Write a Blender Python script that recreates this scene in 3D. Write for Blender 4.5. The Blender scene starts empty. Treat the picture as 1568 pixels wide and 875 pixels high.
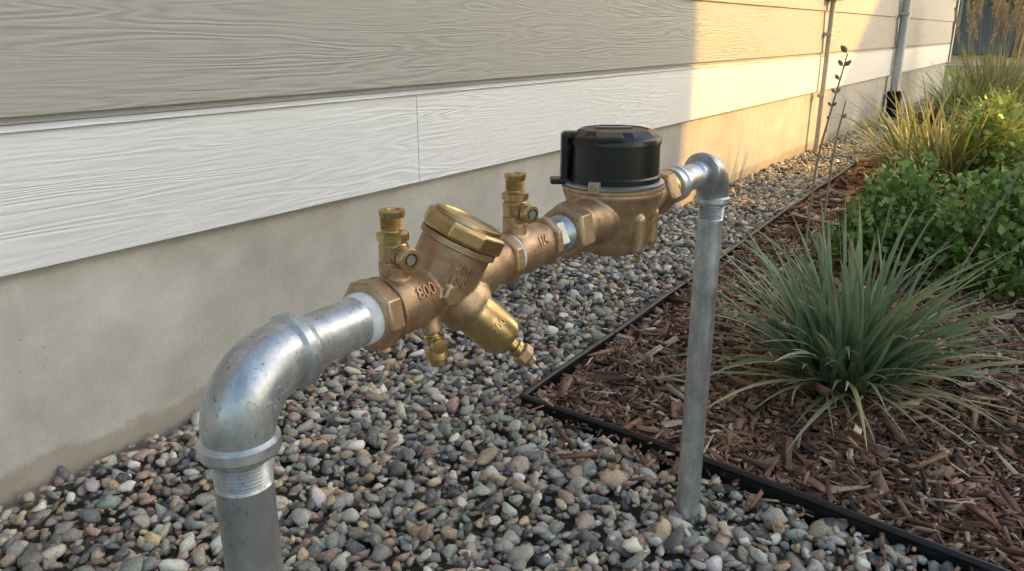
import bpy, bmesh, math, random
import numpy as np
from mathutils import Vector, Matrix, noise as mnoise
R=math.radians
random.seed(7); rng=np.random.default_rng(11)
scene=bpy.context.scene
COL=scene.collection

# ---------------------------------------------------------------- helpers
def empty(name,loc=(0,0,0)):
    e=bpy.data.objects.new(name,None); e.location=loc; e.empty_display_size=.05
    COL.objects.link(e); return e
def finish(me,name,mat,parent=None,smooth=True,angle=35):
    if smooth:
        me.polygons.foreach_set('use_smooth',[True]*len(me.polygons))
        if angle<180: me.set_sharp_from_angle(angle=R(angle))
    ob=bpy.data.objects.new(name,me); COL.objects.link(ob)
    if mat: me.materials.append(mat)
    if parent: ob.parent=parent
    return ob
def frame(d):
    d=Vector(d).normalized()
    up=Vector((0,0,1)) if abs(d.z)<.9 else Vector((1,0,0))
    a=up.cross(d).normalized(); b=d.cross(a).normalized()
    return a,b,d
def lathe_bm(bm,prof,org,d,segs=40,phase=0.0):
    a,b,d=frame(d); org=Vector(org); rings=[]
    for t,r in prof:
        ring=[]
        for i in range(segs):
            th=2*math.pi*i/segs+phase
            ring.append(bm.verts.new(org+d*t+a*(r*math.cos(th))+b*(r*math.sin(th))))
        rings.append(ring)
    for k in range(len(rings)-1):
        for i in range(segs):
            j=(i+1)%segs
            bm.faces.new((rings[k][i],rings[k][j],rings[k+1][j],rings[k+1][i]))
    bm.faces.new(rings[0][::-1]); bm.faces.new(rings[-1])
def lathe(name,prof,org,d,mat,parent=None,segs=40,phase=0.0,bevel=0,angle=35):
    bm=bmesh.new(); lathe_bm(bm,prof,org,d,segs,phase)
    bmesh.ops.recalc_face_normals(bm,faces=bm.faces[:])
    me=bpy.data.meshes.new(name); bm.to_mesh(me); bm.free()
    ob=finish(me,name,mat,parent,True,angle)
    if bevel:
        m=ob.modifiers.new('b','BEVEL'); m.width=bevel; m.segments=2; m.limit_method='ANGLE'; m.angle_limit=R(30)
    return ob
def multi(name,parts,mat,parent=None,remesh=0,smooth_it=6,angle=35):
    """parts: list of (prof,org,dir,segs) joined; optional voxel union for a cast look"""
    bm=bmesh.new()
    for p in parts: lathe_bm(bm,*p)
    bmesh.ops.recalc_face_normals(bm,faces=bm.faces[:])
    me=bpy.data.meshes.new(name); bm.to_mesh(me); bm.free()
    ob=finish(me,name,mat,parent,True,180 if remesh else angle)
    if remesh:
        m=ob.modifiers.new('r','REMESH'); m.mode='VOXEL'; m.voxel_size=remesh; m.use_smooth_shade=True
        s=ob.modifiers.new('s','SMOOTH'); s.iterations=smooth_it; s.factor=.5
    return ob
def tube(name,pts,rad,mat,parent=None,segs=16):
    bm=bmesh.new(); rings=[]
    pts=[Vector(p) for p in pts]
    if not hasattr(rad,'__len__'): rad=[rad]*len(pts)
    prev=None
    for k,p in enumerate(pts):
        t=(pts[min(k+1,len(pts)-1)]-pts[max(k-1,0)]).normalized()
        if prev is None: a,b,_=frame(t)
        else:
            a=(prev-t*prev.dot(t)).normalized(); b=t.cross(a)
        prev=a
        rings.append([bm.verts.new(p+a*(rad[k]*math.cos(2*math.pi*i/segs))+b*(rad[k]*math.sin(2*math.pi*i/segs))) for i in range(segs)])
    for k in range(len(rings)-1):
        for i in range(segs):
            j=(i+1)%segs
            bm.faces.new((rings[k][i],rings[k][j],rings[k+1][j],rings[k+1][i]))
    bm.faces.new(rings[0][::-1]); bm.faces.new(rings[-1])
    bmesh.ops.recalc_face_normals(bm,faces=bm.faces[:])
    me=bpy.data.meshes.new(name); bm.to_mesh(me); bm.free()
    return finish(me,name,mat,parent,True,50)
def box(name,lo,hi,mat,parent=None,bevel=0):
    bm=bmesh.new(); bmesh.ops.create_cube(bm,size=1)
    lo=Vector(lo);hi=Vector(hi)
    for v in bm.verts: v.co=Vector([(lo[i]+hi[i])/2+v.co[i]*(hi[i]-lo[i]) for i in range(3)])
    me=bpy.data.meshes.new(name); bm.to_mesh(me); bm.free()
    ob=finish(me,name,mat,parent,False)
    if bevel:
        m=ob.modifiers.new('b','BEVEL'); m.width=bevel; m.segments=2
    return ob
def np_mesh(name,verts,faces,mat,cols=None,smooth=False,parent=None):
    verts=np.asarray(verts,dtype=np.float32); faces=np.asarray(faces,dtype=np.int32)
    me=bpy.data.meshes.new(name); n,k=faces.shape
    me.vertices.add(len(verts)); me.vertices.foreach_set('co',verts.ravel())
    me.loops.add(n*k); me.loops.foreach_set('vertex_index',faces.ravel())
    me.polygons.add(n); me.polygons.foreach_set('loop_start',np.arange(0,n*k,k,dtype=np.int32))
    me.update(calc_edges=True)
    if cols is not None:
        c=np.ones((len(verts),4),dtype=np.float32); c[:,:3]=cols
        at=me.color_attributes.new('Col','FLOAT_COLOR','POINT'); at.data.foreach_set('color',c.ravel())
    if smooth: me.polygons.foreach_set('use_smooth',np.ones(n,dtype=bool))
    me.validate()
    ob=bpy.data.objects.new(name,me); COL.objects.link(ob); me.materials.append(mat)
    if parent: ob.parent=parent
    return ob

# ---------------------------------------------------------------- materials
class M:
    def __init__(s,name):
        s.m=bpy.data.materials.new(name); s.m.use_nodes=True
        s.n=s.m.node_tree.nodes; s.l=s.m.node_tree.links
        s.b=s.n['Principled BSDF']
        s.tc=s.n.new('ShaderNodeTexCoord')
    def set(s,**k):
        for a,v in k.items():
            s.b.inputs[a.replace('_',' ')].default_value=v
        return s
    def mapping(s,scale,src='Object'):
        mp=s.n.new('ShaderNodeMapping'); mp.inputs['Scale'].default_value=scale
        s.l.new(s.tc.outputs[src],mp.inputs[0]); return mp.outputs[0]
    def noise(s,scale,detail=4,rough=.55,vec=None,dist=0):
        n=s.n.new('ShaderNodeTexNoise'); n.inputs['Scale'].default_value=scale
        n.inputs['Detail'].default_value=detail; n.inputs['Roughness'].default_value=rough; n.inputs['Distortion'].default_value=dist
        s.l.new(vec if vec else s.tc.outputs['Object'],n.inputs['Vector']); return n.outputs['Fac']
    def vor(s,scale,vec=None,out='Distance',feat='F1'):
        n=s.n.new('ShaderNodeTexVoronoi'); n.inputs['Scale'].default_value=scale; n.feature=feat
        s.l.new(vec if vec else s.tc.outputs['Object'],n.inputs['Vector']); return n.outputs[out]
    def ramp(s,fac,stops):
        r=s.n.new('ShaderNodeValToRGB'); e=r.color_ramp.elements
        while len(e)<len(stops): e.new(.5)
        for i,(p,c) in enumerate(stops):
            e[i].position=p; e[i].color=(*c,1) if len(c)==3 else c
        s.l.new(fac,r.inputs[0]); return r.outputs[0]
    def math(s,op,a,b=None):
        n=s.n.new('ShaderNodeMath'); n.operation=op
        for i,v in enumerate((a,b)):
            if v is None: continue
            if isinstance(v,(int,float)): n.inputs[i].default_value=v
            else: s.l.new(v,n.inputs[i])
        return n.outputs[0]
    def mix(s,fac,a,b,mode='MIX'):
        n=s.n.new('ShaderNodeMix'); n.data_type='RGBA'; n.blend_type=mode
        for i,v in ((0,fac),(6,a),(7,b)):
            if isinstance(v,(int,float)): n.inputs[i].default_value=v
            elif isinstance(v,tuple): n.inputs[i].default_value=(*v,1)
            else: s.l.new(v,n.inputs[i])
        return n.outputs[2]
    def link(s,out,inp): s.l.new(out,s.b.inputs[inp]); return s
    def bump(s,h,strength=.3,dist=.002):
        prev=s.b.inputs['Normal'].links
        n=s.n.new('ShaderNodeBump'); n.inputs['Strength'].default_value=strength; n.inputs['Distance'].default_value=dist
        s.l.new(h,n.inputs['Height'])
        if prev: s.l.new(prev[0].from_socket,n.inputs['Normal'])
        s.l.new(n.outputs[0],s.b.inputs['Normal']); return s
    def sep(s,src='Object'):
        n=s.n.new('ShaderNodeSeparateXYZ'); s.l.new(s.tc.outputs[src],n.inputs[0]); return n.outputs
    def bw(s,c):
        n=s.n.new('ShaderNodeRGBToBW'); s.l.new(c,n.inputs[0]); return n.outputs[0]
    def attr(s,name='Col'):
        n=s.n.new('ShaderNodeAttribute'); n.attribute_name=name; return n.outputs['Color']

def galv_mat():
    g=M('galvanized_steel'); g.set(Metallic=.78,Roughness=.4)
    v=g.bw(g.vor(130,vec=g.mapping((1,1,.5)),out='Color'))
    big=g.noise(16,6,.7); st=g.noise(30,5,.7,vec=g.mapping((1,1,.10)))
    c=g.ramp(big,[(.3,(.34,.365,.39)),(.5,(.52,.545,.57)),(.7,(.70,.715,.73))])
    c=g.mix(.30,c,g.ramp(v,[(.2,(.3,)*3),(.8,(.7,)*3)]),'OVERLAY')
    c=g.mix(g.ramp(st,[(.46,(0,0,0)),(.62,(.75,.75,.75))]),c,(.37,.39,.395))
    sp=g.noise(260,3,.7); c=g.mix(g.ramp(sp,[(.60,(0,0,0)),(.70,(.8,.8,.8))]),c,(.17,.175,.18))
    g.link(c,'Base Color'); g.link(g.ramp(g.noise(28,6,.7),[(.3,(.50,)*3),(.7,(.24,)*3)]),'Roughness')
    g.bump(g.noise(45,6,.65),.25,.002); g.bump(g.noise(500,2,.6),.15,.0006); return g.m
def brass_cast():
    g=M('cast_bronze'); g.set(Metallic=.74,Roughness=.4)
    n=g.noise(38,6,.65)
    c=g.ramp(n,[(.3,(.28,.175,.10)),(.5,(.45,.305,.185)),(.72,(.59,.43,.28))])
    sp=g.noise(420,2,.6); c=g.mix(g.ramp(sp,[(.58,(0,0,0)),(.75,(.65,.65,.65))]),c,(.14,.085,.05))
    g.link(c,'Base Color'); g.link(g.ramp(n,[(.3,(.48,)*3),(.7,(.31,)*3)]),'Roughness')
    g.bump(g.noise(900,2,.6),.4,.0008); g.bump(g.noise(60,3,.5),.2,.002); return g.m
def brass_machined():
    g=M('machined_brass'); g.set(Metallic=.9,Roughness=.27)
    n=g.noise(50,5,.6)
    g.link(g.ramp(n,[(.3,(.37,.25,.115)),(.6,(.58,.42,.21)),(.8,(.70,.55,.31))]),'Base Color')
    g.link(g.ramp(n,[(.3,(.42,)*3),(.7,(.21,)*3)]),'Roughness')
    g.bump(g.noise(300,3,.6),.1,.0008); return g.m
def plain(name,col,rough=.5,metal=0,bump=0,bscale=200):
    g=M(name); g.set(Roughness=rough,Metallic=metal)
    n=g.noise(bscale*.2,4,.6); k=g.ramp(n,[(.3,tuple(x*.8 for x in col)),(.7,tuple(min(1,x*1.12) for x in col))])
    g.link(k,'Base Color')
    if bump: g.bump(g.noise(bscale,3,.6),bump,.001)
    return g.m
def painted_grain(name,col,col2,strength,rough):
    g=M(name); g.set(Roughness=rough)
    f=g.noise(1.0,3,.5,vec=g.mapping((1,.75,10)),dist=.15)
    ridg=g.math('SINE',g.math('MULTIPLY',f,130))
    fine=g.noise(1,5,.72,vec=g.mapping((40,7,230)))
    brk=g.noise(1,3,.6,vec=g.mapping((1,14,60)))
    mask=g.ramp(g.noise(1,2,.5,vec=g.mapping((1,1.1,7))),[(.38,(.12,)*3),(.62,(1,)*3)])
    h=g.math('ADD',g.math('MULTIPLY',g.math('MULTIPLY',ridg,brk),mask),g.math('MULTIPLY',fine,1.7))
    g.bump(h,strength,.0016)
    d=g.ramp(h,[(.2,col2),(1.0,col)])
    big=g.noise(1.4,4,.6); d=g.mix(g.ramp(big,[(.4,(0,)*3),(.8,(.10,)*3)]),d,(.35,.32,.27))
    g.link(d,'Base Color'); return g.m
def concrete():
    g=M('foundation_concrete'); g.set(Roughness=.9)
    n=g.noise(2.2,7,.68); n2=g.noise(9,6,.7)
    c=g.ramp(n,[(.3,(.37,.355,.32)),(.5,(.455,.44,.41)),(.68,(.53,.52,.495))])
    c=g.mix(.35,c,g.ramp(n2,[(.3,(.32,.31,.29)),(.7,(.62,.61,.59))]),'OVERLAY')
    z=g.sep()[2]
    zz=g.math('ADD',z,g.math('MULTIPLY',g.noise(11,6,.75),-.11))
    c=g.mix(g.ramp(zz,[(.0,(.6,)*3),(.018,(0,)*3)]),c,(.27,.22,.155))
    pits=g.vor(75); pm=g.math('MULTIPLY',g.ramp(pits,[(.05,(1,)*3),(.13,(0,)*3)]),g.ramp(g.noise(22,2,.5),[(.54,(0,)*3),(.62,(1,)*3)]))
    c=g.mix(g.math('MULTIPLY',pm,.6),c,(.12,.11,.10))
    strk=g.noise(1,4,.65,vec=g.mapping((1,9,1.2))); c=g.mix(g.ramp(strk,[(.55,(0,)*3),(.75,(.25,)*3)]),c,(.30,.27,.22))
    g.link(c,'Base Color')
    g.bump(g.noise(160,5,.7),.6,.0025); g.bump(g.noise(9,4,.6),.3,.01); g.bump(g.math('MULTIPLY',pm,-1),.6,.002); return g.m
def stone_mat():
    g=M('river_gravel'); g.set(Roughness=.58)
    c=g.attr(); n=g.noise(260,5,.7)
    c=g.mix(.75,c,g.ramp(n,[(.3,(.27,)*3),(.7,(.78,)*3)]),'OVERLAY')
    n2=g.noise(90,3,.6,vec=g.mapping((1,2.2,.7)),dist=1)
    c=g.mix(g.ramp(n2,[(.58,(0,)*3),(.64,(.35,)*3)]),c,(.52,.48,.42))
    g.link(c,'Base Color'); g.bump(g.noise(350,4,.6),.5,.0015); g.bump(g.noise(110,2,.5),.35,.003); return g.m
def attr_mat(name,rough,nscale,amt=.5,trans=0):
    g=M(name); g.set(Roughness=rough)
    c=g.mix(amt,g.attr(),g.ramp(g.noise(nscale,4,.6),[(.3,(.28,)*3),(.7,(.74,)*3)]),'OVERLAY')
    g.link(c,'Base Color')
    if trans:
        t=g.n.new('ShaderNodeBsdfTranslucent'); g.l.new(c,t.inputs[0])
        mx=g.n.new('ShaderNodeMixShader'); mx.inputs[0].default_value=trans
        g.l.new(g.b.outputs[0],mx.inputs[1]); g.l.new(t.outputs[0],mx.inputs[2])
        g.l.new(mx.outputs[0],g.n['Material Output'].inputs[0])
    else: g.bump(g.noise(nscale*2,3,.6),.4,.001)
    return g.m
GALV=galv_mat(); CAST=brass_cast(); BRASS=brass_machined()
BLACK=plain('black_plastic',(.008,.008,.009),.33,0,.1,400)
EDGE=plain('edging_plastic',(.009,.010,.012),.42,0,.3,60)
TAPE=plain('thread_tape',(.66,.68,.70),.5,0,.8,300)
STEEL=plain('bright_steel',(.45,.48,.50),.36,.85)
LABEL=plain('grey_label',(.16,.165,.17),.35)
SIDING=painted_grain('siding_paint',(.375,.365,.34),(.305,.295,.275),.6,.55)
TRIM=painted_grain('white_trim_paint',(.76,.775,.785),(.68,.695,.71),.55,.4)
CONC=concrete(); STONE=stone_mat()
MULCH=attr_mat('bark_mulch',.8,120); LEAF=attr_mat('plant_leaf',.45,30,.3,.3)
DRY=attr_mat('dry_stalk',.7,60,.3,.15)
SOIL=M('soil'); SOIL.set(Roughness=.95); SOIL.link(SOIL.ramp(SOIL.noise(70,6,.7),[(.3,(.035,.023,.016)),(.7,(.13,.08,.05))]),'Base Color'); SOIL.bump(SOIL.noise(90,5,.7),.8,.01); SOIL=SOIL.m
GB=M('gravel_bed'); GB.set(Roughness=.95); GB.link(GB.ramp(GB.vor(50,out='Color'),[(.2,(.05,.046,.04)),(.8,(.18,.16,.13))]),'Base Color'); GB.bump(GB.vor(50),.8,.01); GB=GB.m

# ---------------------------------------------------------------- world, sun, camera
W=bpy.data.worlds.new('World'); scene.world=W; W.use_nodes=True
nt=W.node_tree; bg=nt.nodes['Background']; sky=nt.nodes.new('ShaderNodeTexSky'); sky.sky_type='NISHITA'
SUN_EL=20; sdir=Vector((.8*math.cos(R(SUN_EL)),.6*math.cos(R(SUN_EL)),math.sin(R(SUN_EL))))
sky.sun_disc=False; sky.sun_elevation=R(SUN_EL); sky.sun_rotation=math.atan2(.8,.6)
sky.air_density=1.0; sky.dust_density=2.5; sky.ozone_density=.8
wb=nt.nodes.new('ShaderNodeMix'); wb.data_type='RGBA'; wb.blend_type='MULTIPLY'; wb.inputs[0].default_value=1; wb.inputs[7].default_value=(1.02,1.0,.92,1)
nt.links.new(sky.outputs[0],wb.inputs[6]); nt.links.new(wb.outputs[2],bg.inputs[0]); bg.inputs[1].default_value=.41
sl=bpy.data.lights.new('sun','SUN'); sl.energy=6.5; sl.angle=R(.5); sl.color=(1,.54,.08)
so=bpy.data.objects.new('sun',sl); COL.objects.link(so); so.rotation_euler=sdir.to_track_quat('Z','Y').to_euler(); so.location=(10,8,6)
cd=bpy.data.cameras.new('camera'); cd.lens=27.55; cd.sensor_width=36; cd.clip_start=.02; cd.clip_end=2000
cam=bpy.data.objects.new('camera',cd); COL.objects.link(cam); cam.location=(1.408,0,.8); cam.rotation_euler=(R(90-17.9),0,R(34.5))
scene.camera=cam
scene.view_settings.view_transform='Standard'; scene.view_settings.look='None'; scene.view_settings.exposure=0

# ---------------------------------------------------------------- ground
lawn=M('lawn_soil'); lawn.set(Roughness=.95); lawn.link(lawn.ramp(lawn.noise(3,6,.7),[(.3,(.045,.07,.02)),(.7,(.10,.15,.045))]),'Base Color'); lawn=lawn.m
def sheet(name,pts,z,mat,parent=None):
    bm=bmesh.new(); bm.faces.new([bm.verts.new((x,y,z)) for x,y in pts]); me=bpy.data.meshes.new(name); bm.to_mesh(me); bm.free()
    return finish(me,name,mat,parent,False)
sheet('ground',[(-300,-300),(300,-300),(300,300),(-300,300)],-.040,lawn)
EP=[(.53,1.32),(.505,2.2),(.455,3.5),(.43,4.5),(.38,6),(.39,9),(.42,12.6)]
EF=[(.53,1.32),(1.0,1.285),(1.40,1.24),(2.0,1.16),(3.2,1.0)]
sheet('gravel_base',[(-.02,-1.5),(3.2,-1.5),(3.2,1.0),(2.0,1.16),(1.4,1.24),(.53,1.32),(.505,2.2),(.455,3.5),(.43,4.5),(.38,6),(.39,9),(.42,12.6),(-.02,12.6)],-.022,GB)
sheet('mulch_bed',[(.53,1.32),(1.4,1.24),(3.2,1.0),(4,1.0),(4,13.5),(.42,13.5),(.42,12.6),(.39,9),(.38,6),(.43,4.5),(.455,3.5),(.505,2.2)],-.006,SOIL)
def edge_x(y):
    return np.interp(y,[p[1] for p in EP],[p[0] for p in EP])
def front_y(x):
    return np.interp(x,[p[0] for p in EF],[p[1] for p in EF])

def ico(sub):
    bm=bmesh.new(); bmesh.ops.create_icosphere(bm,subdivisions=sub,radius=1)
    v=np.array([x.co[:] for x in bm.verts]); f=np.array([[q.index for q in x.verts] for x in bm.faces]); bm.free(); return v,f
def rotmats(yaw,tx,ty):
    n=len(yaw); cz,sz=np.cos(yaw),np.sin(yaw); cx,sx=np.cos(tx),np.sin(tx); cy,sy=np.cos(ty),np.sin(ty)
    O=np.zeros(n); I=np.ones(n)
    Rz=np.array([[cz,-sz,O],[sz,cz,O],[O,O,I]]).transpose(2,0,1)
    Rx=np.array([[I,O,O],[O,cx,-sx],[O,sx,cx]]).transpose(2,0,1)
    Ry=np.array([[cy,O,sy],[O,I,O],[-sy,O,cy]]).transpose(2,0,1)
    return Rz@Rx@Ry
PAL=np.array([(.26,.245,.215),(.155,.15,.14),(.36,.34,.295),(.46,.415,.34),(.41,.305,.20),(.30,.19,.145),(.215,.225,.19),(.60,.56,.48),(.10,.10,.097),(.49,.355,.22),(.30,.245,.185),(.19,.19,.185)])
PW=np.array([14,9,14,13,10,7,8,8,6,7,12,5.]); PW/=PW.sum()
def stones(pos,size,sub):
    bv,bf=ico(sub); V=[];F=[];C=[];off=0; nv=14
    which=rng.integers(0,nv,len(pos))
    for k in range(nv):
        idx=np.where(which==k)[0]
        if not len(idx): continue
        b=bv.copy()
        o=rng.normal(size=3)*10
        d=np.array([mnoise.noise(Vector(p*1.25+o)) for p in bv])
        b*= (1+.55*d)[:,None]
        for _ in range(5):   # flattened facets
            nrm=rng.normal(size=3); nrm/=np.linalg.norm(nrm); c=b@nrm; lim=.60
            b-=np.outer(np.maximum(c-lim,0)*.9,nrm)
        n=len(idx); s=size[idx]
        S=np.stack([s*rng.uniform(.95,1.4,n),s*rng.uniform(.7,1.05,n),s*rng.uniform(.5,.8,n)],1)
        Rm=rotmats(rng.uniform(0,6.28,n),rng.normal(0,.4,n),rng.normal(0,.4,n))
        vv=np.einsum('nij,nkj->nki',Rm,b[None]*S[:,None,:])+pos[idx][:,None,:]
        c=PAL[rng.choice(len(PAL),n,p=PW)]*rng.uniform(.65,1.35,(n,1))*rng.uniform(.94,1.06,(n,3))
        V.append(vv.reshape(-1,3)); C.append(np.repeat(c,len(b),0))
        F.append((bf[None]+(off+np.arange(n)*len(b))[:,None,None]).reshape(-1,3)); off+=n*len(b)
    return np.concatenate(V),np.concatenate(F),np.concatenate(C)
def jgrid(x0,x1,y0,y1,s):
    nx=int((x1-x0)/s); ny=int((y1-y0)/s)
    gx,gy=np.meshgrid(np.arange(nx),np.arange(ny)); gx=gx.ravel()+.5*(gy.ravel()%2); gy=gy.ravel()
    x=x0+gx*s+rng.uniform(-.45,.45,len(gx))*s; y=y0+gy*s+rng.uniform(-.45,.45,len(gx))*s
    return x,y
def in_gravel(x,y,m=.01):
    ex=edge_x(y); fy=front_y(x)
    return (x>0)&(((y<fy-m)&(x>.45))|(x<np.where(y<1.33,.53,ex)-m)|((y<1.2)&(x<.6)&(y<fy-m)))
x,y=jgrid(0.0,2.2,-.3,1.4,.0170); m=in_gravel(x,y); x,y=x[m],y[m]
x2,y2=jgrid(0.0,.56,1.38,4.2,.0185); m=in_gravel(x2,y2); x=np.r_[x,x2[m]]; y=np.r_[y,y2[m]]
def hfun(x,y): return .006*np.sin(x*7.1+y*3)+.005*np.sin(y*9.3-x*4.2)+.012*np.exp(-x/.06)
sz=np.clip(rng.lognormal(np.log(.0098),.36,len(x)),.0045,.020)
P=np.stack([x,y,hfun(x,y)+rng.uniform(-.009,.006,len(x))],1)
x3,y3=jgrid(0.02,2.2,-.3,3.5,.044); m=in_gravel(x3,y3,.02); x3,y3=x3[m],y3[m]
P=np.r_[P,np.stack([x3,y3,hfun(x3,y3)+.009+rng.uniform(0,.003,len(x3))],1)]; sz=np.r_[sz,np.clip(rng.lognormal(np.log(.0122),.30,len(x3)),.006,.021)]
V,F,C=stones(P,sz,2)
grav=empty('gravel')
np_mesh('near_gravel',V,F,STONE,C,True,grav)
x,y=jgrid(0,.5,4.15,12.6,.026); m=in_gravel(x,y); x,y=x[m],y[m]
V,F,C=stones(np.stack([x,y,hfun(x,y)+rng.uniform(-.008,.006,len(x))],1),np.clip(rng.lognormal(np.log(.015),.25,len(x)),.008,.026),1)
np_mesh('far_gravel',V,F,STONE,C,True,grav)

# mulch chips
def chips(x,y,z,scale,tilt=.3):
    n=len(x); L=np.clip(rng.exponential(.010,n)+.004,.004,.042)*scale; Wd=rng.uniform(.0016,.0052,n)*scale*(.7+L/.03); T=rng.uniform(.0008,.0022,n)*scale
    b=np.array([(-1,-1,-1),(1,-1,-1),(1,1,-1),(-1,1,-1),(-1,-1,1),(1,-1,1),(1,1,1),(-1,1,1)],float)
    vv=b[None]*np.stack([L,Wd,T],1)[:,None,:]
    vv[:,:,0]+=rng.uniform(-.25,.25,(n,8))*L[:,None]; vv[:,:,1]*=rng.uniform(.45,1.1,(n,8))
    vv[:,:,2]+=(vv[:,:,0]**2)*rng.normal(0,6,(n,1))
    Rm=rotmats(rng.uniform(0,6.28,n),rng.normal(0,tilt*1.4,n),rng.normal(0,tilt,n))
    vv=np.einsum('nij,nkj->nki',Rm,vv)+np.stack([x,y,z],1)[:,None,:]
    pal=np.array([(.195,.100,.060),(.105,.058,.038),(.28,.16,.098),(.22,.112,.066),(.39,.265,.17),(.58,.46,.34),(.055,.034,.026)])
    pw=np.array([24,14,20,16,14,7,8.]); pw/=pw.sum()
    c=pal[rng.choice(len(pal),n,p=pw)]*rng.uniform(.65,1.4,(n,1))
    f=np.array([(0,3,2,1),(4,5,6,7),(0,1,5,4),(1,2,6,5),(2,3,7,6),(3,0,4,7)])
    return vv.reshape(-1,3),(f[None]+(np.arange(n)*8)[:,None,None]).reshape(-1,4),np.repeat(c,8,0)
def bedpts(n,x0,x1,y0,y1):
    x=rng.uniform(x0,x1,n); y=rng.uniform(y0,y1,n)
    m=(x>edge_x(np.maximum(y,1.32))+.008)&(y>front_y(x)+.008); return x[m],y[m]
def mh(x,y): return .010*np.sin(x*5+1)*np.sin(y*4)+.006*np.sin(x*13+y*11)
mul=empty('bark_mulch')
x,y=bedpts(82000,.45,2.3,1.0,3.4); V,F,C=chips(x,y,mh(x,y)+.004+rng.uniform(-.004,.013,len(x)),1.0,.36); np_mesh('near_mulch',V,F,MULCH,C,False,mul)
x,y=bedpts(28000,.36,2.2,3.4,7.5); V,F,C=chips(x,y,mh(x,y)+.004+rng.uniform(-.004,.014,len(x)),1.5); np_mesh('mid_mulch',V,F,MULCH,C,False,mul)
x,y=bedpts(12000,.3,2.4,7.5,13.4); V,F,C=chips(x,y,mh(x,y)+.004+rng.uniform(0,.012,len(x)),2.6); np_mesh('far_mulch',V,F,MULCH,C,False,mul)
# a few chips kicked over the edging into the gravel
n=260; x=rng.uniform(.5,2.0,n); y=front_y(x)-.015-np.abs(rng.exponential(.05,n)); x[:90]=edge_x(np.linspace(1.4,3.4,90))-.012-np.abs(rng.exponential(.03,90)); y[:90]=np.linspace(1.4,3.4,90)
V,F,C=chips(x,y,hfun(x,y)+.017+rng.uniform(0,.004,n),.8,.3); np_mesh('stray_chips',V,F,MULCH,C,False,mul)

# edging
def sweep_profile(name,path,prof,mat,parent):
    bm=bmesh.new(); rings=[]; path=[Vector((*p,0)) for p in path]
    for k,p in enumerate(path):
        a=(p-path[k-1]).normalized() if k>0 else None; b=(path[k+1]-p).normalized() if k<len(path)-1 else None
        t=((a or b)+(b or a)).normalized(); nrm=Vector((t.y,-t.x,0)); sc=1/max(.5,(nrm.dot(Vector(((b or a).y,-(b or a).x,0)))))
        rings.append([bm.verts.new(p+nrm*(u*sc)+Vector((0,0,v))) for u,v in prof])
    n=len(prof)
    for k in range(len(rings)-1):
        for i in range(n):
            j=(i+1)%n; bm.faces.new((rings[k][i],rings[k][j],rings[k+1][j],rings[k+1][i]))
    bm.faces.new(rings[0]); bm.faces.new(rings[-1][::-1]); bmesh.ops.recalc_face_normals(bm,faces=bm.faces[:])
    me=bpy.data.meshes.new(name); bm.to_mesh(me); bm.free(); return finish(me,name,mat,parent,True,50)
prof=[(-.003,-.05),(.003,-.05),(.003,.022)]+[(.0072*math.cos(t),.0285+.0072*math.sin(t)) for t in np.linspace(-1.1,math.pi+1.1,12)]+[(-.003,.022)]
def dens(pts,wob=.004):
    o=[]
    for i in range(len(pts)-1):
        a,b=Vector(pts[i]),Vector(pts[i+1]); n=max(2,int((b-a).length/.12))
        for k in range(n):
            q=a.lerp(b,k/n); w=0 if (i==0 and k==0) else wob*mnoise.noise(Vector((q.x*3,q.y*3,0)))*2
            o.append((q.x+w,q.y+w))
    o.append(tuple(pts[-1])); return o
ed=empty('landscape_edging')
path=dens(EF)[::-1]+dens(EP)[1:]
sweep_profile('edging_strip',path,prof,EDGE,ed)

# ---------------------------------------------------------------- house wall
house=empty('lap_sided_house')
YN,YF=-6.0,12.6
def prism_y(name,sec,y0,y1,mat,parent,bevel=0):
    bm=bmesh.new(); a=[bm.verts.new((x,y0,z)) for x,z in sec]; b=[bm.verts.new((x,y1,z)) for x,z in sec]; n=len(sec)
    for i in range(n):
        j=(i+1)%n; bm.faces.new((a[i],a[j],b[j],b[i]))
    bm.faces.new(a[::-1]); bm.faces.new(b); bmesh.ops.recalc_face_normals(bm,faces=bm.faces[:])
    me=bpy.data.meshes.new(name); bm.to_mesh(me); bm.free(); ob=finish(me,name,mat,parent,False)
    if bevel:
        m=ob.modifiers.new('b','BEVEL'); m.width=bevel; m.segments=2
    return ob
box('foundation_wall',(-.25,YN,-.2),(-.012,YF-.02,.43),CONC,house)
box('wall_core',(-6,YN,.43),(-.010,YF-.02,2.9),plain('sheathing',(.3,.29,.26),.7),house)
ys=[YN,-2.1,1.588,5.25,8.9,YF]
for i in range(len(ys)-1):
    prism_y('skirt_trim_%d'%(i+1),[(-.008,.416),(.014,.416),(.014,.645),(-.008,.645)],ys[i]+.0008,ys[i+1]-.0008,TRIM,house,.0012)
prism_y('drip_cap',[(-.008,.6465),(.021,.6465),(.021,.6505),(-.006,.657)],YN,YF,TRIM,house)
prism_y('starter_strip',[(-.008,.6575),(.003,.6575),(.003,.70),(-.008,.70)],YN,YF,SIDING,house)
for k in range(9):
    z0=.670+.265*k
    prism_y('siding_board_%d'%(k+1),[(.008,z0),(.017,z0),(.0055,z0+.285),(-.004,z0+.285)],YN,YF,SIDING,house,.0012)
box('corner_board',(-.12,YF,.416),(.03,YF+.03,2.9),TRIM,house)
box('corner_board_side',(.018,YF-.11,.416),(.032,YF,2.9),SIDING,house)
roofm=plain('roof_shingle',(.09,.085,.08),.9)
prism_y('roof',[(.30,2.86),(.30,3.0),(-3.2,4.7),(-6.4,3.0),(-6.4,2.86)],YN-.3,YF+.3,roofm,house)

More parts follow.
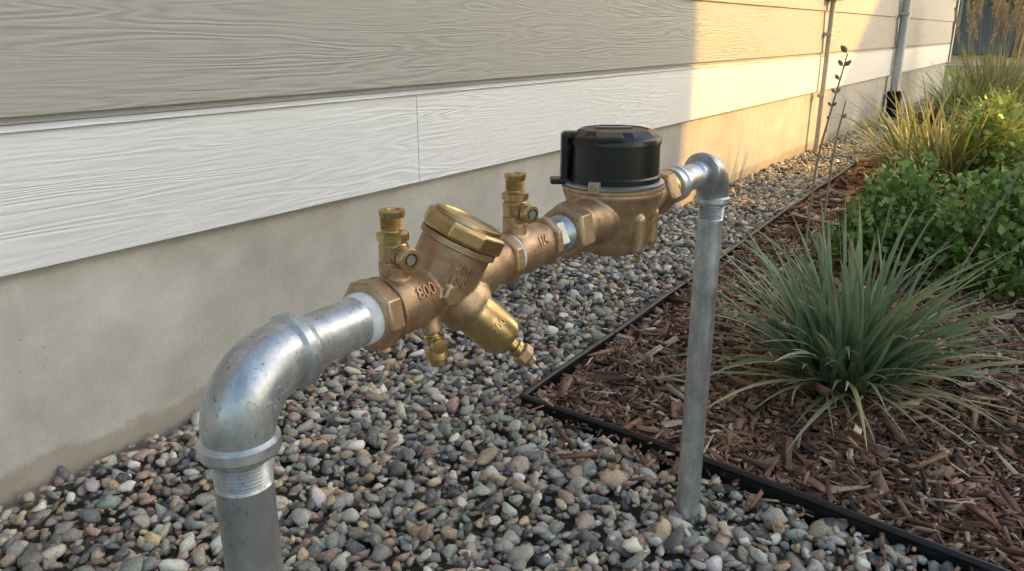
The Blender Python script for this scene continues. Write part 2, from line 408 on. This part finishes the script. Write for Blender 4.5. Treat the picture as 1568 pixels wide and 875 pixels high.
# conduit
cnd=empty('wall_conduit'); CP=plain('beige_paint',(.46,.43,.38),.5)
tube('conduit_pipe',[(.045,5.72,-.05),(.045,5.72,.6),(.045,5.72,1.02)],.017,CP,cnd)
box('junction_box',(.02,5.66,1.0),(.10,5.78,1.20),CP,cnd,.006)
for z in (.38,.78): box('strap',(.018,5.685,z),(.066,5.755,z+.02),CP,cnd,.003)
# downspout
dsp=empty('downspout'); DP=plain('grey_metal',(.50,.51,.515),.4)
tube('spout_pipe',[(.06,8.4,.22),(.06,8.4,.8),(.06,8.4,1.2),(.06,8.4,2.86)],.04,DP,dsp,24)
lathe('corrugated_adapter',[(z,.066 if i%2 else .057) for i,z in enumerate(np.linspace(-.05,.19,23))]+[(.191,.070),(.265,.070),(.27,.055)],(.07,8.4,0),(0,0,1),BLACK,dsp)
for z in (.95,1.9): box('spout_strap',(.012,8.345,z),(.104,8.455,z+.025),DP,dsp,.003)

# ---------------------------------------------------------------- pipes
PX=.991; YA,YB=.283,1.146
def az(y): return .5866+(y-.275)*.0234
def A(y,dx=0,dz=0): return Vector((PX+dx,y,az(y)+dz))
AX=Vector((0,1,.0234)).normalized()
pipe=empty('galvanized_pipe')
PR=.0195
def thread(t0,t1,r,pitch=.0022,depth=.0009):
    o=[];t=t0
    while t<t1-pitch:
        o+=[(t,r-depth),(t+pitch*.5,r+.0002)]; t+=pitch
    return o
def riser(y,name):
    zt=az(y)-.058
    lathe(name,[(-.2,PR),(zt-.022,PR)]+thread(zt-.020,zt+.003,PR,.0026,.0013)+[(zt+.01,PR)],(PX,y,0),(0,0,1),GALV,pipe,48,0,0,30)
riser(YA,'riser_near'); riser(YB,'riser_far')
def elbow(y,s,name):
    c=A(y); rb=.044; pts=[];rad=[]
    for t in np.linspace(0,1,15):
        th=t*math.pi/2
        pts.append(Vector((PX,y+s*(rb-rb*math.cos(th)),c.z-rb+rb*math.sin(th)))); 
        rad.append(.0242+.0012*math.sin(t*math.pi))
    tube(name+'_bend',pts,rad,GALV,pipe,48)
    col=[(0,.0238),(.002,.0258),(.003,.0272),(.0095,.0276),(.0105,.0268),(.0125,.0262),(.0135,.0205),(.0135,.019)]
    lathe(name+'_collar_down',[(t,r) for t,r in [( -.004,.0242)]+col],(PX,y,c.z-rb+.001),(0,0,-1),GALV,pipe,48,0,0,40)
    lathe(name+'_collar_side',[(t,r) for t,r in [( -.004,.0242)]+col],(PX,y+s*(rb-.001),c.z),(0,s,0),GALV,pipe,48,0,0,40)
elbow(YA,1,'elbow_near'); elbow(YB,-1,'elbow_far')
lathe('pipe_near',[(0,PR)]+[(.0,PR)]+thread(.012,.028,PR,.0026,.0013)+[(.03,PR),(.132,PR)],A(YA+.035),AX,GALV,pipe,48,0,0,30)
lathe('pipe_far',[(0,PR-.001),(.065,PR-.001)]+thread(.07,.08,PR-.001)+[(.1,PR-.001)],A(.99),AX,GALV,pipe,48,0,0,30)
lathe('union_ring_a',[(0,.018),(.001,.0235),(.010,.0245),(.012,.022),(.016,.022),(.018,.0245),(.026,.0242),(.028,.019)],A(.978),AX,GALV,pipe,48)

# cast lettering: mode 'along' runs with the axis, 'around' runs round the circumference
def emboss(txt,size,center,axis,radius,facing,mat,parent,name,h=.0009,mode='along',shift=0,flip=-1):
    cu=bpy.data.curves.new('t','FONT'); cu.body=txt; cu.size=size; cu.extrude=h; cu.align_x='CENTER'; cu.align_y='CENTER'; cu.offset=size*.012
    to=bpy.data.objects.new('t',cu); COL.objects.link(to)
    dg=bpy.context.evaluated_depsgraph_get(); me=bpy.data.meshes.new_from_object(to.evaluated_get(dg)); bpy.data.objects.remove(to)
    a,b,d=frame(axis); c=Vector(center)+d*shift; f=Vector(facing); ang=math.atan2(f.dot(b),f.dot(a))
    for v in me.vertices:
        x,y,z=v.co
        if mode=='along': u=x; th=ang+flip*y/radius
        else: u=y; th=ang+x/radius
        r=radius+z; v.co=c+d*u+a*(r*math.cos(th))+b*(r*math.sin(th))
    me.materials.clear(); return finish(me,name,mat,parent,False)
def flat_text(txt,size,center,right,upv,mat,parent,name,h=.001):
    cu=bpy.data.curves.new('t','FONT'); cu.body=txt; cu.size=size; cu.extrude=h; cu.align_x='CENTER'; cu.align_y='CENTER'; cu.offset=size*.012
    to=bpy.data.objects.new('t',cu); COL.objects.link(to)
    dg=bpy.context.evaluated_depsgraph_get(); me=bpy.data.meshes.new_from_object(to.evaluated_get(dg)); bpy.data.objects.remove(to)
    rt=Vector(right).normalized(); up=Vector(upv).normalized(); nn=rt.cross(up)
    for v in me.vertices: x,y,z=v.co; v.co=Vector(center)+rt*x+up*y+nn*z
    me.materials.clear(); return finish(me,name,mat,parent,False)
ec=A(YA)
flat_text('200',.0115,(PX+.0237,YA+.0150,ec.z-.016),(0,.75,.66),(0,-.66,.75),GALV,pipe,'elbow_marks',.0020)

# ---------------------------------------------------------------- backflow preventer
bf=empty('backflow_preventer')
n1=Vector((.30,.35,.89)).normalized(); n2=Vector((.50,.45,-.66)).normalized()
o1=A(.492); o2=A(.500)
cast=[
 ([(.0,.0215),(.006,.024),(.020,.0262),(.030,.0262),(.046,.0235),(.060,.022),(.072,.024)],A(.420),AX,40),
 ([(.0,.022),(.012,.026),(.04,.0295),(.065,.027),(.085,.022),(.105,.0215)],A(.482),AX,40),
 ([(-.01,.026),(.012,.0305),(.032,.0315),(.042,.0315)],o1,n1,40),
 ([(-.01,.024),(.015,.026),(.030,.0255),(.036,.024)],o2,n2,40),
 ([(.0,.0205),(.008,.0225),(.022,.0240),(.036,.0238),(.052,.0215),(.062,.021)],A(.602),AX,40),
 ([(0,.013),(.030,.012)],A(.441,0,.004),(0,0,1),24),
 ([(0,.013),(.028,.012)],A(.612,0,.004),(0,0,1),24),
 ([(0,.010),(.030,.009)],A(.470,.006,-.003),(.25,0,-1),24),
 ([(.018,.011),(.029,.0105),(.0305,.009)],A(.487,0,.002),(1,-.25,-.05),6),
]
multi('cast_body',cast,CAST,bf,.0012,3)
def hexn(name,y,L,r,mat=CAST,ph=0,segs=6,chamf=.0022):
    return lathe(name,[(0,r*.90),(chamf,r),(L-chamf,r),(L,r*.90)],A(y),AX,mat,bf,segs,ph,.0009,25)
lathe('thread_tape',[(0,.0196),(.002,.0206),(.006,.0212),(.011,.0210),(.0115,.02)],A(.395),AX,TAPE,bf)
hexn('inlet_octagon',.4055,.017,.0295,CAST,.2,8)
hexn('inlet_flange',.4235,.004,.0275,CAST,0,40,.001)
hexn('mid_hex',.474,.016,.0275,CAST,.3,8)
hexn('outlet_hex_a',.582,.014,.0262,CAST,.25,8)
hexn('white_joint',.5965,.005,.0222,TAPE,0,40,.001)
hexn('outlet_hex_b',.656,.010,.0262,CAST,.25,8)
hexn('silver_bushing_hex',.6665,.016,.0235,STEEL,.1,6)
lathe('silver_nipple',[(0,.0195)]+thread(.0,.02,.0195)+[(.022,.0195)],A(.6815),AX,GALV,bf,40,0,0,30)
bo=o1+n1*.040
lathe('bonnet_flange',[(0,.0325),(.001,.0345),(.006,.0345),(.0065,.033)],bo,n1,CAST,bf,48)
lathe('bonnet_cap_hex',[(.0065,.0345),(.0085,.0375),(.0195,.0375),(.0225,.0335)],bo,n1,BRASS,bf,8,.25,.0012,20)
lathe('bonnet_cap_rim',[(.0225,.031),(.0255,.0305),(.0262,.029),(.0262,.026),(.0250,.025),(.0248,.001)],bo,n1,BRASS,bf,48)
lathe('relief_cylinder',[(.030,.0215),(.032,.0235),(.036,.0238),(.038,.0205),(.044,.0205),(.072,.0198),(.078,.017),(.081,.0105),(.0815,.006)],o2,n2,BRASS,bf,48)
lathe('relief_neck',[(.080,.006),(.088,.006),(.0885,.0085),(.092,.0085),(.0925,.006),(.095,.006)],o2,n2,BRASS,bf,24)
lathe('relief_tip_hex',[(.0945,.0085),(.096,.0105),(.104,.0105),(.106,.008),(.1065,.006),(.112,.0055)],o2,n2,CAST,bf,6,.3,.0006)
dc=A(.470,.006,-.003)+Vector((.25,0,-1)).normalized()*.028; dd=Vector((.2,.02,-1))
lathe('drain_cock',[(0,.006),(.004,.006),(.0045,.0085),(.010,.0085),(.011,.006),(.014,.006),(.0145,.0095),(.018,.010),(.024,.010),(.0245,.0075),(.030,.007),(.0305,.004)],dc,dd,BRASS,bf,24)
lathe('drain_cock_side',[(0,.0045),(.010,.0045),(.0105,.0065),(.014,.0065),(.0145,.003)],dc+Vector((0,0,-.010)),(1,-.5,0),BRASS,bf,20)
def testcock(y,k):
    o=A(y); z=Vector((0,0,1)); s=Vector((1,-.28,-.02)).normalized()
    lathe('cock_hex_%d'%k,[(.026,.0105),(.0275,.0128),(.037,.0128),(.0385,.0105)],o,z,CAST,bf,6,.4,.0007)
    lathe('cock_body_%d'%k,[(.037,.010),(.038,.0118),(.050,.0120),(.052,.0105),(.053,.0105),(.054,.0128),(.0595,.0128),(.0605,.0100),(.0615,.0088)]+thread(.0625,.074,.0096,.0018,.0009)+[(.0745,.0100),(.0755,.0105),(.078,.0103),(.0782,.0065),(.075,.006),(.0745,.0005)],o,z,BRASS,bf,32)
    c=o+z*.043
    lathe('cock_side_boss_%d'%k,[(.004,.009),(.014,.0085),(.0145,.0065),(.017,.0065)],c,s,CAST,bf,28)
    lathe('cock_stem_nut_%d'%k,[(.0165,.0070),(.018,.0092),(.0235,.0092),(.025,.0080),(.0252,.0055),(.0225,.0052)],c,s,BRASS,bf,24)
    lathe('cock_slot_%d'%k,[(.0215,.0046),(.0256,.0040)],c,s,STEEL,bf,20)
testcock(.441,1); testcock(.612,2)
tc=Vector((.6,-.6,.3))
emboss('800',.014,A(.452),AX,.0262,tc,CAST,bf,'cast_marks_a',.0012)
emboss('1/4',.013,A(.630),AX,.0238,tc,CAST,bf,'cast_marks_b',.0012)
emboss('ONE',.010,o1,n1,.0314,Vector((.85,-.4,.1)),CAST,bf,'cast_marks_c',.0012,'around',.030)
emboss('150',.012,o1,n1,.0310,Vector((.85,-.4,.1)),CAST,bf,'cast_marks_d',.0014,'around',.017)
emboss('200',.010,o2,-n2,.0203,Vector((.7,-.6,.5)),BRASS,bf,'cast_marks_e',.0008,'around',-.058)

# ---------------------------------------------------------------- water meter
wm=empty('water_meter'); MY=.815; mo=A(MY); Z=Vector((0,0,1))
multi('meter_body',[
 ([(-.046,.030),(-.044,.038),(-.036,.044),(-.020,.048),(.004,.052),(.018,.056),(.024,.0585),(.0285,.0585),(.030,.056)],mo,Z,64),
 ([(0,.0205),(.012,.022),(.030,.029),(.05,.033),(.075,.03)],A(.735),AX,40),
 ([(0,.03),(.04,.027),(.062,.0215),(.075,.0205)],A(.855),AX,40),
 ([(-.046,.0055),(-.043,.0075),(-.006,.008),(0,.005)],mo+Vector((.044,-.020,.006)),Z,20),
 ([(-.046,.0055),(-.043,.0075),(-.006,.008),(0,.005)],mo+Vector((.036,.034,.004)),Z,20),
 ([(-.046,.0055),(-.043,.0075),(-.006,.008),(0,.005)],mo+Vector((-.02,-.044,.004)),Z,20),
 ([(-.049,.026),(-.040,.034)],mo,Z,40),
],CAST,wm,.0013,3)
for dx,dy in ((.044,-.020),(.036,.034),(-.02,-.044)):
    lathe('body_bolt',[(0,.0048),(.004,.0048),(.005,.003)],mo+Vector((dx,dy,-.044)),-Z,BRASS,wm,6)
lathe('body_rim',[(.0285,.0585),(.0295,.0600),(.033,.0600),(.0335,.0585)],mo,Z,CAST,wm,64)
lathe('clamp_band',[(.0335,.0560),(.034,.0585),(.037,.0590),(.0385,.0560)],mo,Z,STEEL,wm,64)
lathe('register_skirt',[(.0385,.0515),(.0388,.0540),(.044,.0540),(.046,.0525),(.080,.0520),(.0805,.0535),(.0865,.0535),(.0895,.0515),(.0925,.044),(.0932,.030),(.0933,.001)],mo,Z,BLACK,wm,72)
lathe('lid_panel',[(.0900,.0500),(.0960,.0415),(.0966,.039),(.0952,.0375),(.0952,.001)],mo,Z,BLACK,wm,10,.3,.0008,20)
def obox(name,c,ax,ay,az_,sx,sy,sz_,mat,parent,bevel=.001):
    bm=bmesh.new(); bmesh.ops.create_cube(bm,size=1)
    for v in bm.verts: v.co=Vector(c)+Vector(ax)*(v.co.x*sx)+Vector(ay)*(v.co.y*sy)+Vector(az_)*(v.co.z*sz_)
    me=bpy.data.meshes.new(name); bm.to_mesh(me); bm.free(); ob=finish(me,name,mat,parent,False)
    m=ob.modifiers.new('b','BEVEL'); m.width=bevel; m.segments=2; return ob
vx=Vector((.824,.566,0)); vy=Vector((-.566,.824,0))
obox('lid_label',mo+Z*.0962+vy*.014,vx,vy,Z,.042,.012,.0016,LABEL,wm,.0003)
obox('lid_hinge',mo-vx*.0575+Z*.064-vy*.004,vx,vy,Z,.009,.022,.056,BLACK,wm,.0025)
obox('lid_hinge_foot',mo-vx*.062+Z*.0375-vy*.004,vx,vy,Z,.024,.024,.006,BLACK,wm,.002)
obox('lid_hinge_top',mo-vx*.050+Z*.0895-vy*.004,vx,vy,Z,.020,.020,.008,BLACK,wm,.002)
obox('lid_thumb_tab',mo-vy*.045-vx*.012+Z*.0915,vx,(vy*.95+Z*.25).normalized(),Z,.030,.018,.006,BLACK,wm,.0015)
tq=(-vy*.9-vx*.45).normalized(); tp=Vector((-tq.y,tq.x,0))
obox('clamp_tab',mo+tq*.0605+Z*.038,tp,tq,Z,.013,.007,.013,STEEL,wm,.001)
lathe('clamp_screw',[(0,.0035),(.004,.0035)],mo+tq*.063+Z*.038,tq,BRASS,wm,12)
def mhex(name,y,L,r,mat,ph=0,segs=6):
    lathe(name,[(0,r*.88),(.003,r),(L-.003,r),(L,r*.88)],A(y),AX,mat,wm,segs,ph,.001,25)
mhex('inlet_union_nut',.699,.026,.0315,CAST,.35)
lathe('inlet_collar',[(0,.0225),(.003,.0265),(.010,.0265),(.014,.0225)],A(.7235),AX,CAST,wm,40)
mhex('outlet_union_nut',.930,.026,.0305,CAST,.15)
lathe('outlet_collar',[(0,.024),(.004,.0255),(.012,.024),(.016,.021),(.03,.0205)],A(.9535),AX,BRASS,wm,40)
emboss('100',.013,mo,Z,.0515,Vector((1,.05,0)),CAST,wm,'cast_marks_a',.0014,'around',.001)

# ---------------------------------------------------------------- plants
def blades(name,base,n,Lr,W,t0r,droop,cols,mat,seed,base_r=.03,segs=9,parent=None,stemf=.6,pw=1.6,tipcol=None,az_bias=None):
    r=np.random.default_rng(seed); V=[];F=[];C=[]; off=0
    for i in range(n):
        a=r.uniform(0,6.283) if az_bias is None else r.normal(*az_bias)
        L=r.uniform(*Lr); t0=r.uniform(*t0r)**1.0; dr=r.uniform(*droop); w=W*r.uniform(.7,1.2)
        rr=base_r*math.sqrt(r.uniform()); b=Vector(base)+Vector((rr*math.cos(a+r.normal(0,.5)),rr*math.sin(a+r.normal(0,.5)),0))
        hd=Vector((math.cos(a),math.sin(a),0)); sd=Vector((-math.sin(a),math.cos(a),0)); p=b.copy(); c=np.array(cols[r.integers(len(cols))])*r.uniform(.7,1.3)
        side=r.normal(0,.25); tw=r.normal(0,.5)
        for k in range(segs+1):
            s=k/segs; th=t0+dr*s**pw
            if k>0: p=p+(hd*math.sin(th)+Vector((0,0,1))*math.cos(th)+sd*side*s)*(L/segs)
            if p.z<.006: p.z=.006+.004*r.uniform()
            ww=w*(stemf+(1-stemf)*min(1,s*4))*(1-s**3.0)*.5+.0003
            nn=(hd*math.cos(th)-Vector((0,0,1))*math.sin(th)); sv=(sd*math.cos(tw*s)+nn*math.sin(tw*s))
            V+=[p-sv*ww+nn*ww*.35,p,p+sv*ww+nn*ww*.35]
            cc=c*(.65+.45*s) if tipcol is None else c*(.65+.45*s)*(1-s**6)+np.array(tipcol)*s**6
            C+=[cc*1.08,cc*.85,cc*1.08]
        for k in range(segs):
            q=off+3*k; F+=[(q,q+1,q+4,q+3),(q+1,q+2,q+5,q+4)]
        off+=3*(segs+1)
    return np_mesh(name,np.array([tuple(v) for v in V]),F,mat,np.array(C),True,parent)
g1=empty('blue_oat_grass')
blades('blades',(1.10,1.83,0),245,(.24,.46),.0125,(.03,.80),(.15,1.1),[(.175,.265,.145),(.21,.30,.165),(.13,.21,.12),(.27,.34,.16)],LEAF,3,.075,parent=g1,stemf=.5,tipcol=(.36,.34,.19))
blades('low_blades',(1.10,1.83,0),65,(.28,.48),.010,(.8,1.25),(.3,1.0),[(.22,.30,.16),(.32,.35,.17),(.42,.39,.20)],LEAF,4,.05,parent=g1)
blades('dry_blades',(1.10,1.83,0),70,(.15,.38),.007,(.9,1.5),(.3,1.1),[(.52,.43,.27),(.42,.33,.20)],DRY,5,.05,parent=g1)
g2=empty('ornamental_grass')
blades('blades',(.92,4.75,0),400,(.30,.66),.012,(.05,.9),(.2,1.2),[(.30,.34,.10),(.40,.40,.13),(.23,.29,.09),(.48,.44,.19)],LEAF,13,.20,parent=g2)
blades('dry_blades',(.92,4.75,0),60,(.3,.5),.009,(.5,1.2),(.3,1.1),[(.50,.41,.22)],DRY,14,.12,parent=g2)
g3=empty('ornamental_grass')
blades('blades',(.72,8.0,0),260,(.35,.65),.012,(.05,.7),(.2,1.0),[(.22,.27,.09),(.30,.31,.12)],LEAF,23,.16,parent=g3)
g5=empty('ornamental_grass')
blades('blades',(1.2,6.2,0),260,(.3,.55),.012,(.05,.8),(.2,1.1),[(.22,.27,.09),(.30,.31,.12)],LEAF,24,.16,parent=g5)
def plumes(parent,base,n,h,seed,br=.14):
    r=np.random.default_rng(seed); V=[];F=[];C=[];off=0
    for i in range(n):
        a=r.uniform(0,6.28); t=r.uniform(.02,.28); H=h*r.uniform(.75,1.1); b=Vector(base)+Vector((r.normal(0,br*.5),r.normal(0,br*.5),0))
        hd=Vector((math.cos(a),math.sin(a),0)); pts=[b+hd*(H*t*s*s)+Vector((0,0,H*s)) for s in np.linspace(0,1,9)]
        for k in range(8):
            w=.003; s=Vector((-math.sin(a),math.cos(a),0))*w
            V+=[pts[k]-s,pts[k]+s,pts[k+1]+s,pts[k+1]-s]; F.append((off,off+1,off+2,off+3)); off+=4; C+=[(.42,.34,.17)]*4
        for k in range(110):
            s=r.uniform(.68,1.02); p=b+hd*(H*t*s*s)+Vector((0,0,H*s)); d=Vector(r.normal(0,1,3)); d.z=abs(d.z)+1; d.normalize(); L=.05*(1.15-abs(s-.85)*3.2); w=Vector((-d.y,d.x,0)).normalized()*.005
            V+=[p-w,p+w,p+d*L+w*.4,p+d*L-w*.4]; F.append((off,off+1,off+2,off+3)); off+=4; c=np.array((.66,.54,.34))*r.uniform(.7,1.2); C+=[tuple(c)]*4
    np_mesh('plumes',np.array([tuple(v) for v in V]),F,DRY,np.array(C),False,parent)
g4=empty('feather_reed_grass')
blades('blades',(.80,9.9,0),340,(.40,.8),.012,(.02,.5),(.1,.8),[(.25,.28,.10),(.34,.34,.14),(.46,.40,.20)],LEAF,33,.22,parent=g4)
plumes(g4,(.80,9.9,0),40,1.3,5,.28)
def shrub(name,c,rad,h,n,leaf,cols,seed):
    e=empty(name); r=np.random.default_rng(seed); V=[];F=[];C=[];off=0
    lob=[(r.uniform(-.75,.75)*rad,r.uniform(-.75,.75)*rad,r.uniform(.22,.5)*rad,r.uniform(.45,1)*h) for _ in range(14)]
    for i in range(n):
        lx,ly,lr,lh=lob[r.integers(14)]; a=r.uniform(0,6.28); q=r.uniform()**.5; u=r.uniform(.35,1.15)
        p=Vector((c[0]+lx+lr*q*math.cos(a)*u,c[1]+ly+lr*q*math.sin(a)*u,.01+lh*math.sqrt(max(0,1-q*q))*u))
        d=(Vector((math.cos(a)*q,math.sin(a)*q,.5))+Vector(r.normal(0,.6,3))).normalized(); s=d.cross(Vector(r.normal(0,1,3))).normalized(); nn=s.cross(d)
        L=leaf*r.uniform(.6,1.3); w=L*.36
        V+=[p,p+d*L*.45+s*w+nn*w*.2,p+d*L,p+d*L*.45-s*w+nn*w*.2]; F.append((off,off+1,off+2,off+3)); off+=4
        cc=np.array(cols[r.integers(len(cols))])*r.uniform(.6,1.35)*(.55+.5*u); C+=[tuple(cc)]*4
    np_mesh('foliage',np.array([tuple(v) for v in V]),F,LEAF,np.array(C),False,e)
    for i in range(14):
        lx,ly,lr,lh=lob[i]; tube('stem_%d'%i,[(c[0]+lx*.3,c[1]+ly*.3,-.02),(c[0]+lx*.8,c[1]+ly*.8,lh*.45),(c[0]+lx*1.1+r.normal(0,.03),c[1]+ly*1.1+r.normal(0,.03),lh*.95)],[.003,.002,.001],DRY_S,e,6)
    return e
DRY_S=plain('twig_bark',(.13,.09,.05),.8)
shrub('leafy_groundcover',(1.10,3.05),.38,.36,10000,.031,[(.13,.25,.055),(.20,.32,.08),(.09,.18,.04),(.30,.37,.12)],41)
shrub('leafy_groundcover',(1.34,4.6),.38,.46,7500,.033,[(.19,.29,.065),(.30,.37,.10)],42)
shrub('leafy_groundcover',(1.0,7.0),.35,.35,5000,.04,[(.15,.24,.055),(.23,.30,.08)],43)
shrub('leafy_groundcover',(.70,5.9),.22,.22,2500,.035,[(.16,.24,.055),(.24,.31,.09)],44)
STALK=plain('stalk_brown',(.24,.18,.125),.75)
def stalk(pts,r0,seed,buds=1.0):
    e=empty('flower_stalk'); r=np.random.default_rng(seed); P=[Vector(p) for p in pts]; path=[]
    n=24
    for i in range(n+1):
        s=i/n*(len(P)-1); k=min(int(s),len(P)-2); path.append(P[k].lerp(P[k+1],s-k))
    for _ in range(3): path=[path[0]]+[(path[i-1]+path[i]*2+path[i+1])/4 for i in range(1,n)]+[path[-1]]
    tube('stem',path,[r0*(1-.6*i/n) for i in range(n+1)],STALK,e,7)
    if buds:
        for i in range(n//2+2,n+1):
            for _ in range(2):
                a=r.uniform(0,6.28); d=Vector((math.cos(a),math.sin(a),1.1)).normalized(); s=.006+.013*((i/n)**5)
                if r.uniform()<buds*(.4 if i<n*.8 else 1): lathe('bud',[(0,.0006),(s*.3,.0008),(s*.5,s*.26),(s*.8,s*.34),(s*1.2,s*.22),(s*1.4,.0006)],path[i],d,STALK,e,7)
stalk([(.99,1.96,0),(.93,2.01,.28),(.925,2.05,.5),(.955,2.10,.75)],.0046,1)
stalk([(1.01,1.97,0),(.96,2.04,.30),(.955,2.08,.52),(.965,2.10,.64)],.0038,2,.25)
stalk([(1.22,1.95,0),(1.27,2.0,.25),(1.37,2.1,.55)],.0038,3,.6)
stalk([(1.10,1.95,0),(1.10,2.02,.25),(1.11,2.05,.43)],.0034,4,0)

# ---------------------------------------------------------------- surroundings
def simple_house(name,x0,x1,y0,y1,h,rh,wallc,ridge='y',o=.05):
    e=empty(name); wm_=plain(name+'_wall',wallc,.8); wt=plain(name+'_trim',(.6,.6,.58),.6); gl=plain(name+'_glass',(.03,.04,.05),.1)
    box('walls',(x0,y0,-.03),(x1,y1,h),wm_,e)
    bm=bmesh.new()
    if ridge=='y':
        s=[(x0-o,h),(x1+o,h),((x0+x1)/2,h+rh)]; a=[bm.verts.new((x,y0-o,z)) for x,z in s]; b=[bm.verts.new((x,y1+.01,z)) for x,z in s]
    else:
        s=[(y0-o,h),(y1+o,h),((y0+y1)/2,h+rh)]; a=[bm.verts.new((x0-o,y,z)) for y,z in s]; b=[bm.verts.new((x1+o,y,z)) for y,z in s]
    for i in range(3): bm.faces.new((a[i],a[(i+1)%3],b[(i+1)%3],b[i]))
    bm.faces.new(a[::-1]); bm.faces.new(b); bmesh.ops.recalc_face_normals(bm,faces=bm.faces[:])
    me=bpy.data.meshes.new('roof'); bm.to_mesh(me); bm.free(); finish(me,'roof',roofm,e,False)
    nwin=max(1,int((y1-y0)/3))
    for fl in ((1.0,),(1.0,3.8))[h>5]:
        for i in range(nwin):
            yc=y0+(i+.5)*(y1-y0)/nwin; box('window_trim',(x0-.05,yc-.65,fl),(x0+.02,yc+.65,fl+1.3),wt,e); box('window_glass',(x0-.06,yc-.55,fl+.1),(x0-.045,yc+.55,fl+1.2),gl,e)
        nw=max(1,int((x1-x0)/3))
        for i in range(nw):
            xc=x0+(i+.5)*(x1-x0)/nw; box('window_trim_f',(xc-.65,y0-.05,fl),(xc+.65,y0+.02,fl+1.3),wt,e); box('window_glass_f',(xc-.55,y0-.06,fl+.1),(xc+.55,y0-.045,fl+1.2),gl,e)
    return e
simple_house('shade_caster_house',8.5,13,3.2,9.85,5.9,1.2,(.5,.48,.44))  # unseen house, placed and sized to shade the foreground and near wall
simple_house('shade_caster_house',11,15,17.45,21.0,7.15,.95,(.45,.45,.43),'x')  # unseen narrow house, added so its roof slope shades the wall's far stretch
simple_house('distant_house',-9,2.5,38,46,2.6,2.2,(.22,.22,.225),'x',.4)
asph=plain('asphalt',(.10,.10,.102),.9,0,.4,60)
sheet('street',[(-60,22),(60,22),(60,29),(-60,29)],-.030,asph)
kerb=empty('street_kerb'); box('kerb_stone',(-60,21.85,-.04),(60,22,.07),plain('kerb_concrete',(.4,.39,.37),.9),kerb)
x=rng.uniform(-5,4,9000); y=rng.uniform(13.6,21.8,9000)
r=rng; n=len(x); a=r.uniform(0,6.28,n); h=r.uniform(.05,.10,n); w=.006
V=np.stack([np.stack([x-w*np.cos(a),y-w*np.sin(a),x*0-.03],1),np.stack([x+w*np.cos(a),y+w*np.sin(a),x*0-.03],1),np.stack([x+r.normal(0,.03,n),y+r.normal(0,.03,n),h],1)],1).reshape(-1,3)
np_mesh('lawn_grass',V,np.arange(n*3).reshape(-1,3),LEAF,np.repeat(np.array([[.16,.25,.06]])*r.uniform(.6,1.4,(n,1)),3,0))
def tree(c,h,cr,seed,nl=7000):
    e=empty('deciduous_tree'); r=np.random.default_rng(seed); c=Vector(c); bk=DRY_S
    tube('trunk',[c,c+Vector((.1,0,h*.3)),c+Vector((0,.1,h*.6)),c+Vector((.1,0,h*.85))],[h*.035,h*.028,h*.018,h*.005],bk,e,10)
    cl=[]
    for i in range(14):
        a=i*2.4; z=h*(.35+.045*i*.9); L=cr*r.uniform(.6,1.0)*(1-.03*i); tip=c+Vector((math.cos(a)*L,math.sin(a)*L,z+h*.12))
        tube('limb_%d'%i,[c+Vector((0,0,z*.85)),c+Vector((math.cos(a)*L*.5,math.sin(a)*L*.5,z+h*.02)),tip],[h*.012,h*.008,h*.002],bk,e,6)
        cl+=[(tip,cr*r.uniform(.3,.5)),(c+Vector((math.cos(a)*L*.55,math.sin(a)*L*.55,z+h*.08)),cr*.35)]
    V=[];F=[];C=[]
    for i in range(nl):
        p0,rr=cl[r.integers(len(cl))]; d=Vector(r.normal(0,1,3)).normalized(); p=p0+d*rr*r.uniform(.3,1)**.5
        u=Vector(r.normal(0,1,3)).normalized()*.09; v=u.cross(Vector(r.normal(0,1,3))).normalized()*.05
        V+=[p-u,p+v,p+u,p-v]; F.append((4*i,4*i+1,4*i+2,4*i+3)); cc=np.array((.09,.14,.035))*r.uniform(.5,1.5); C+=[tuple(cc)]*4
    np_mesh('crown',np.array([tuple(q) for q in V]),F,LEAF,np.array(C),False,e)
tree((-3.2,33,0),7,2.6,1); tree((1.2,35,0),8,3.0,2); tree((-.2,31.5,0),4.5,1.5,3,4000); tree((-7,36,0),9,3,4)
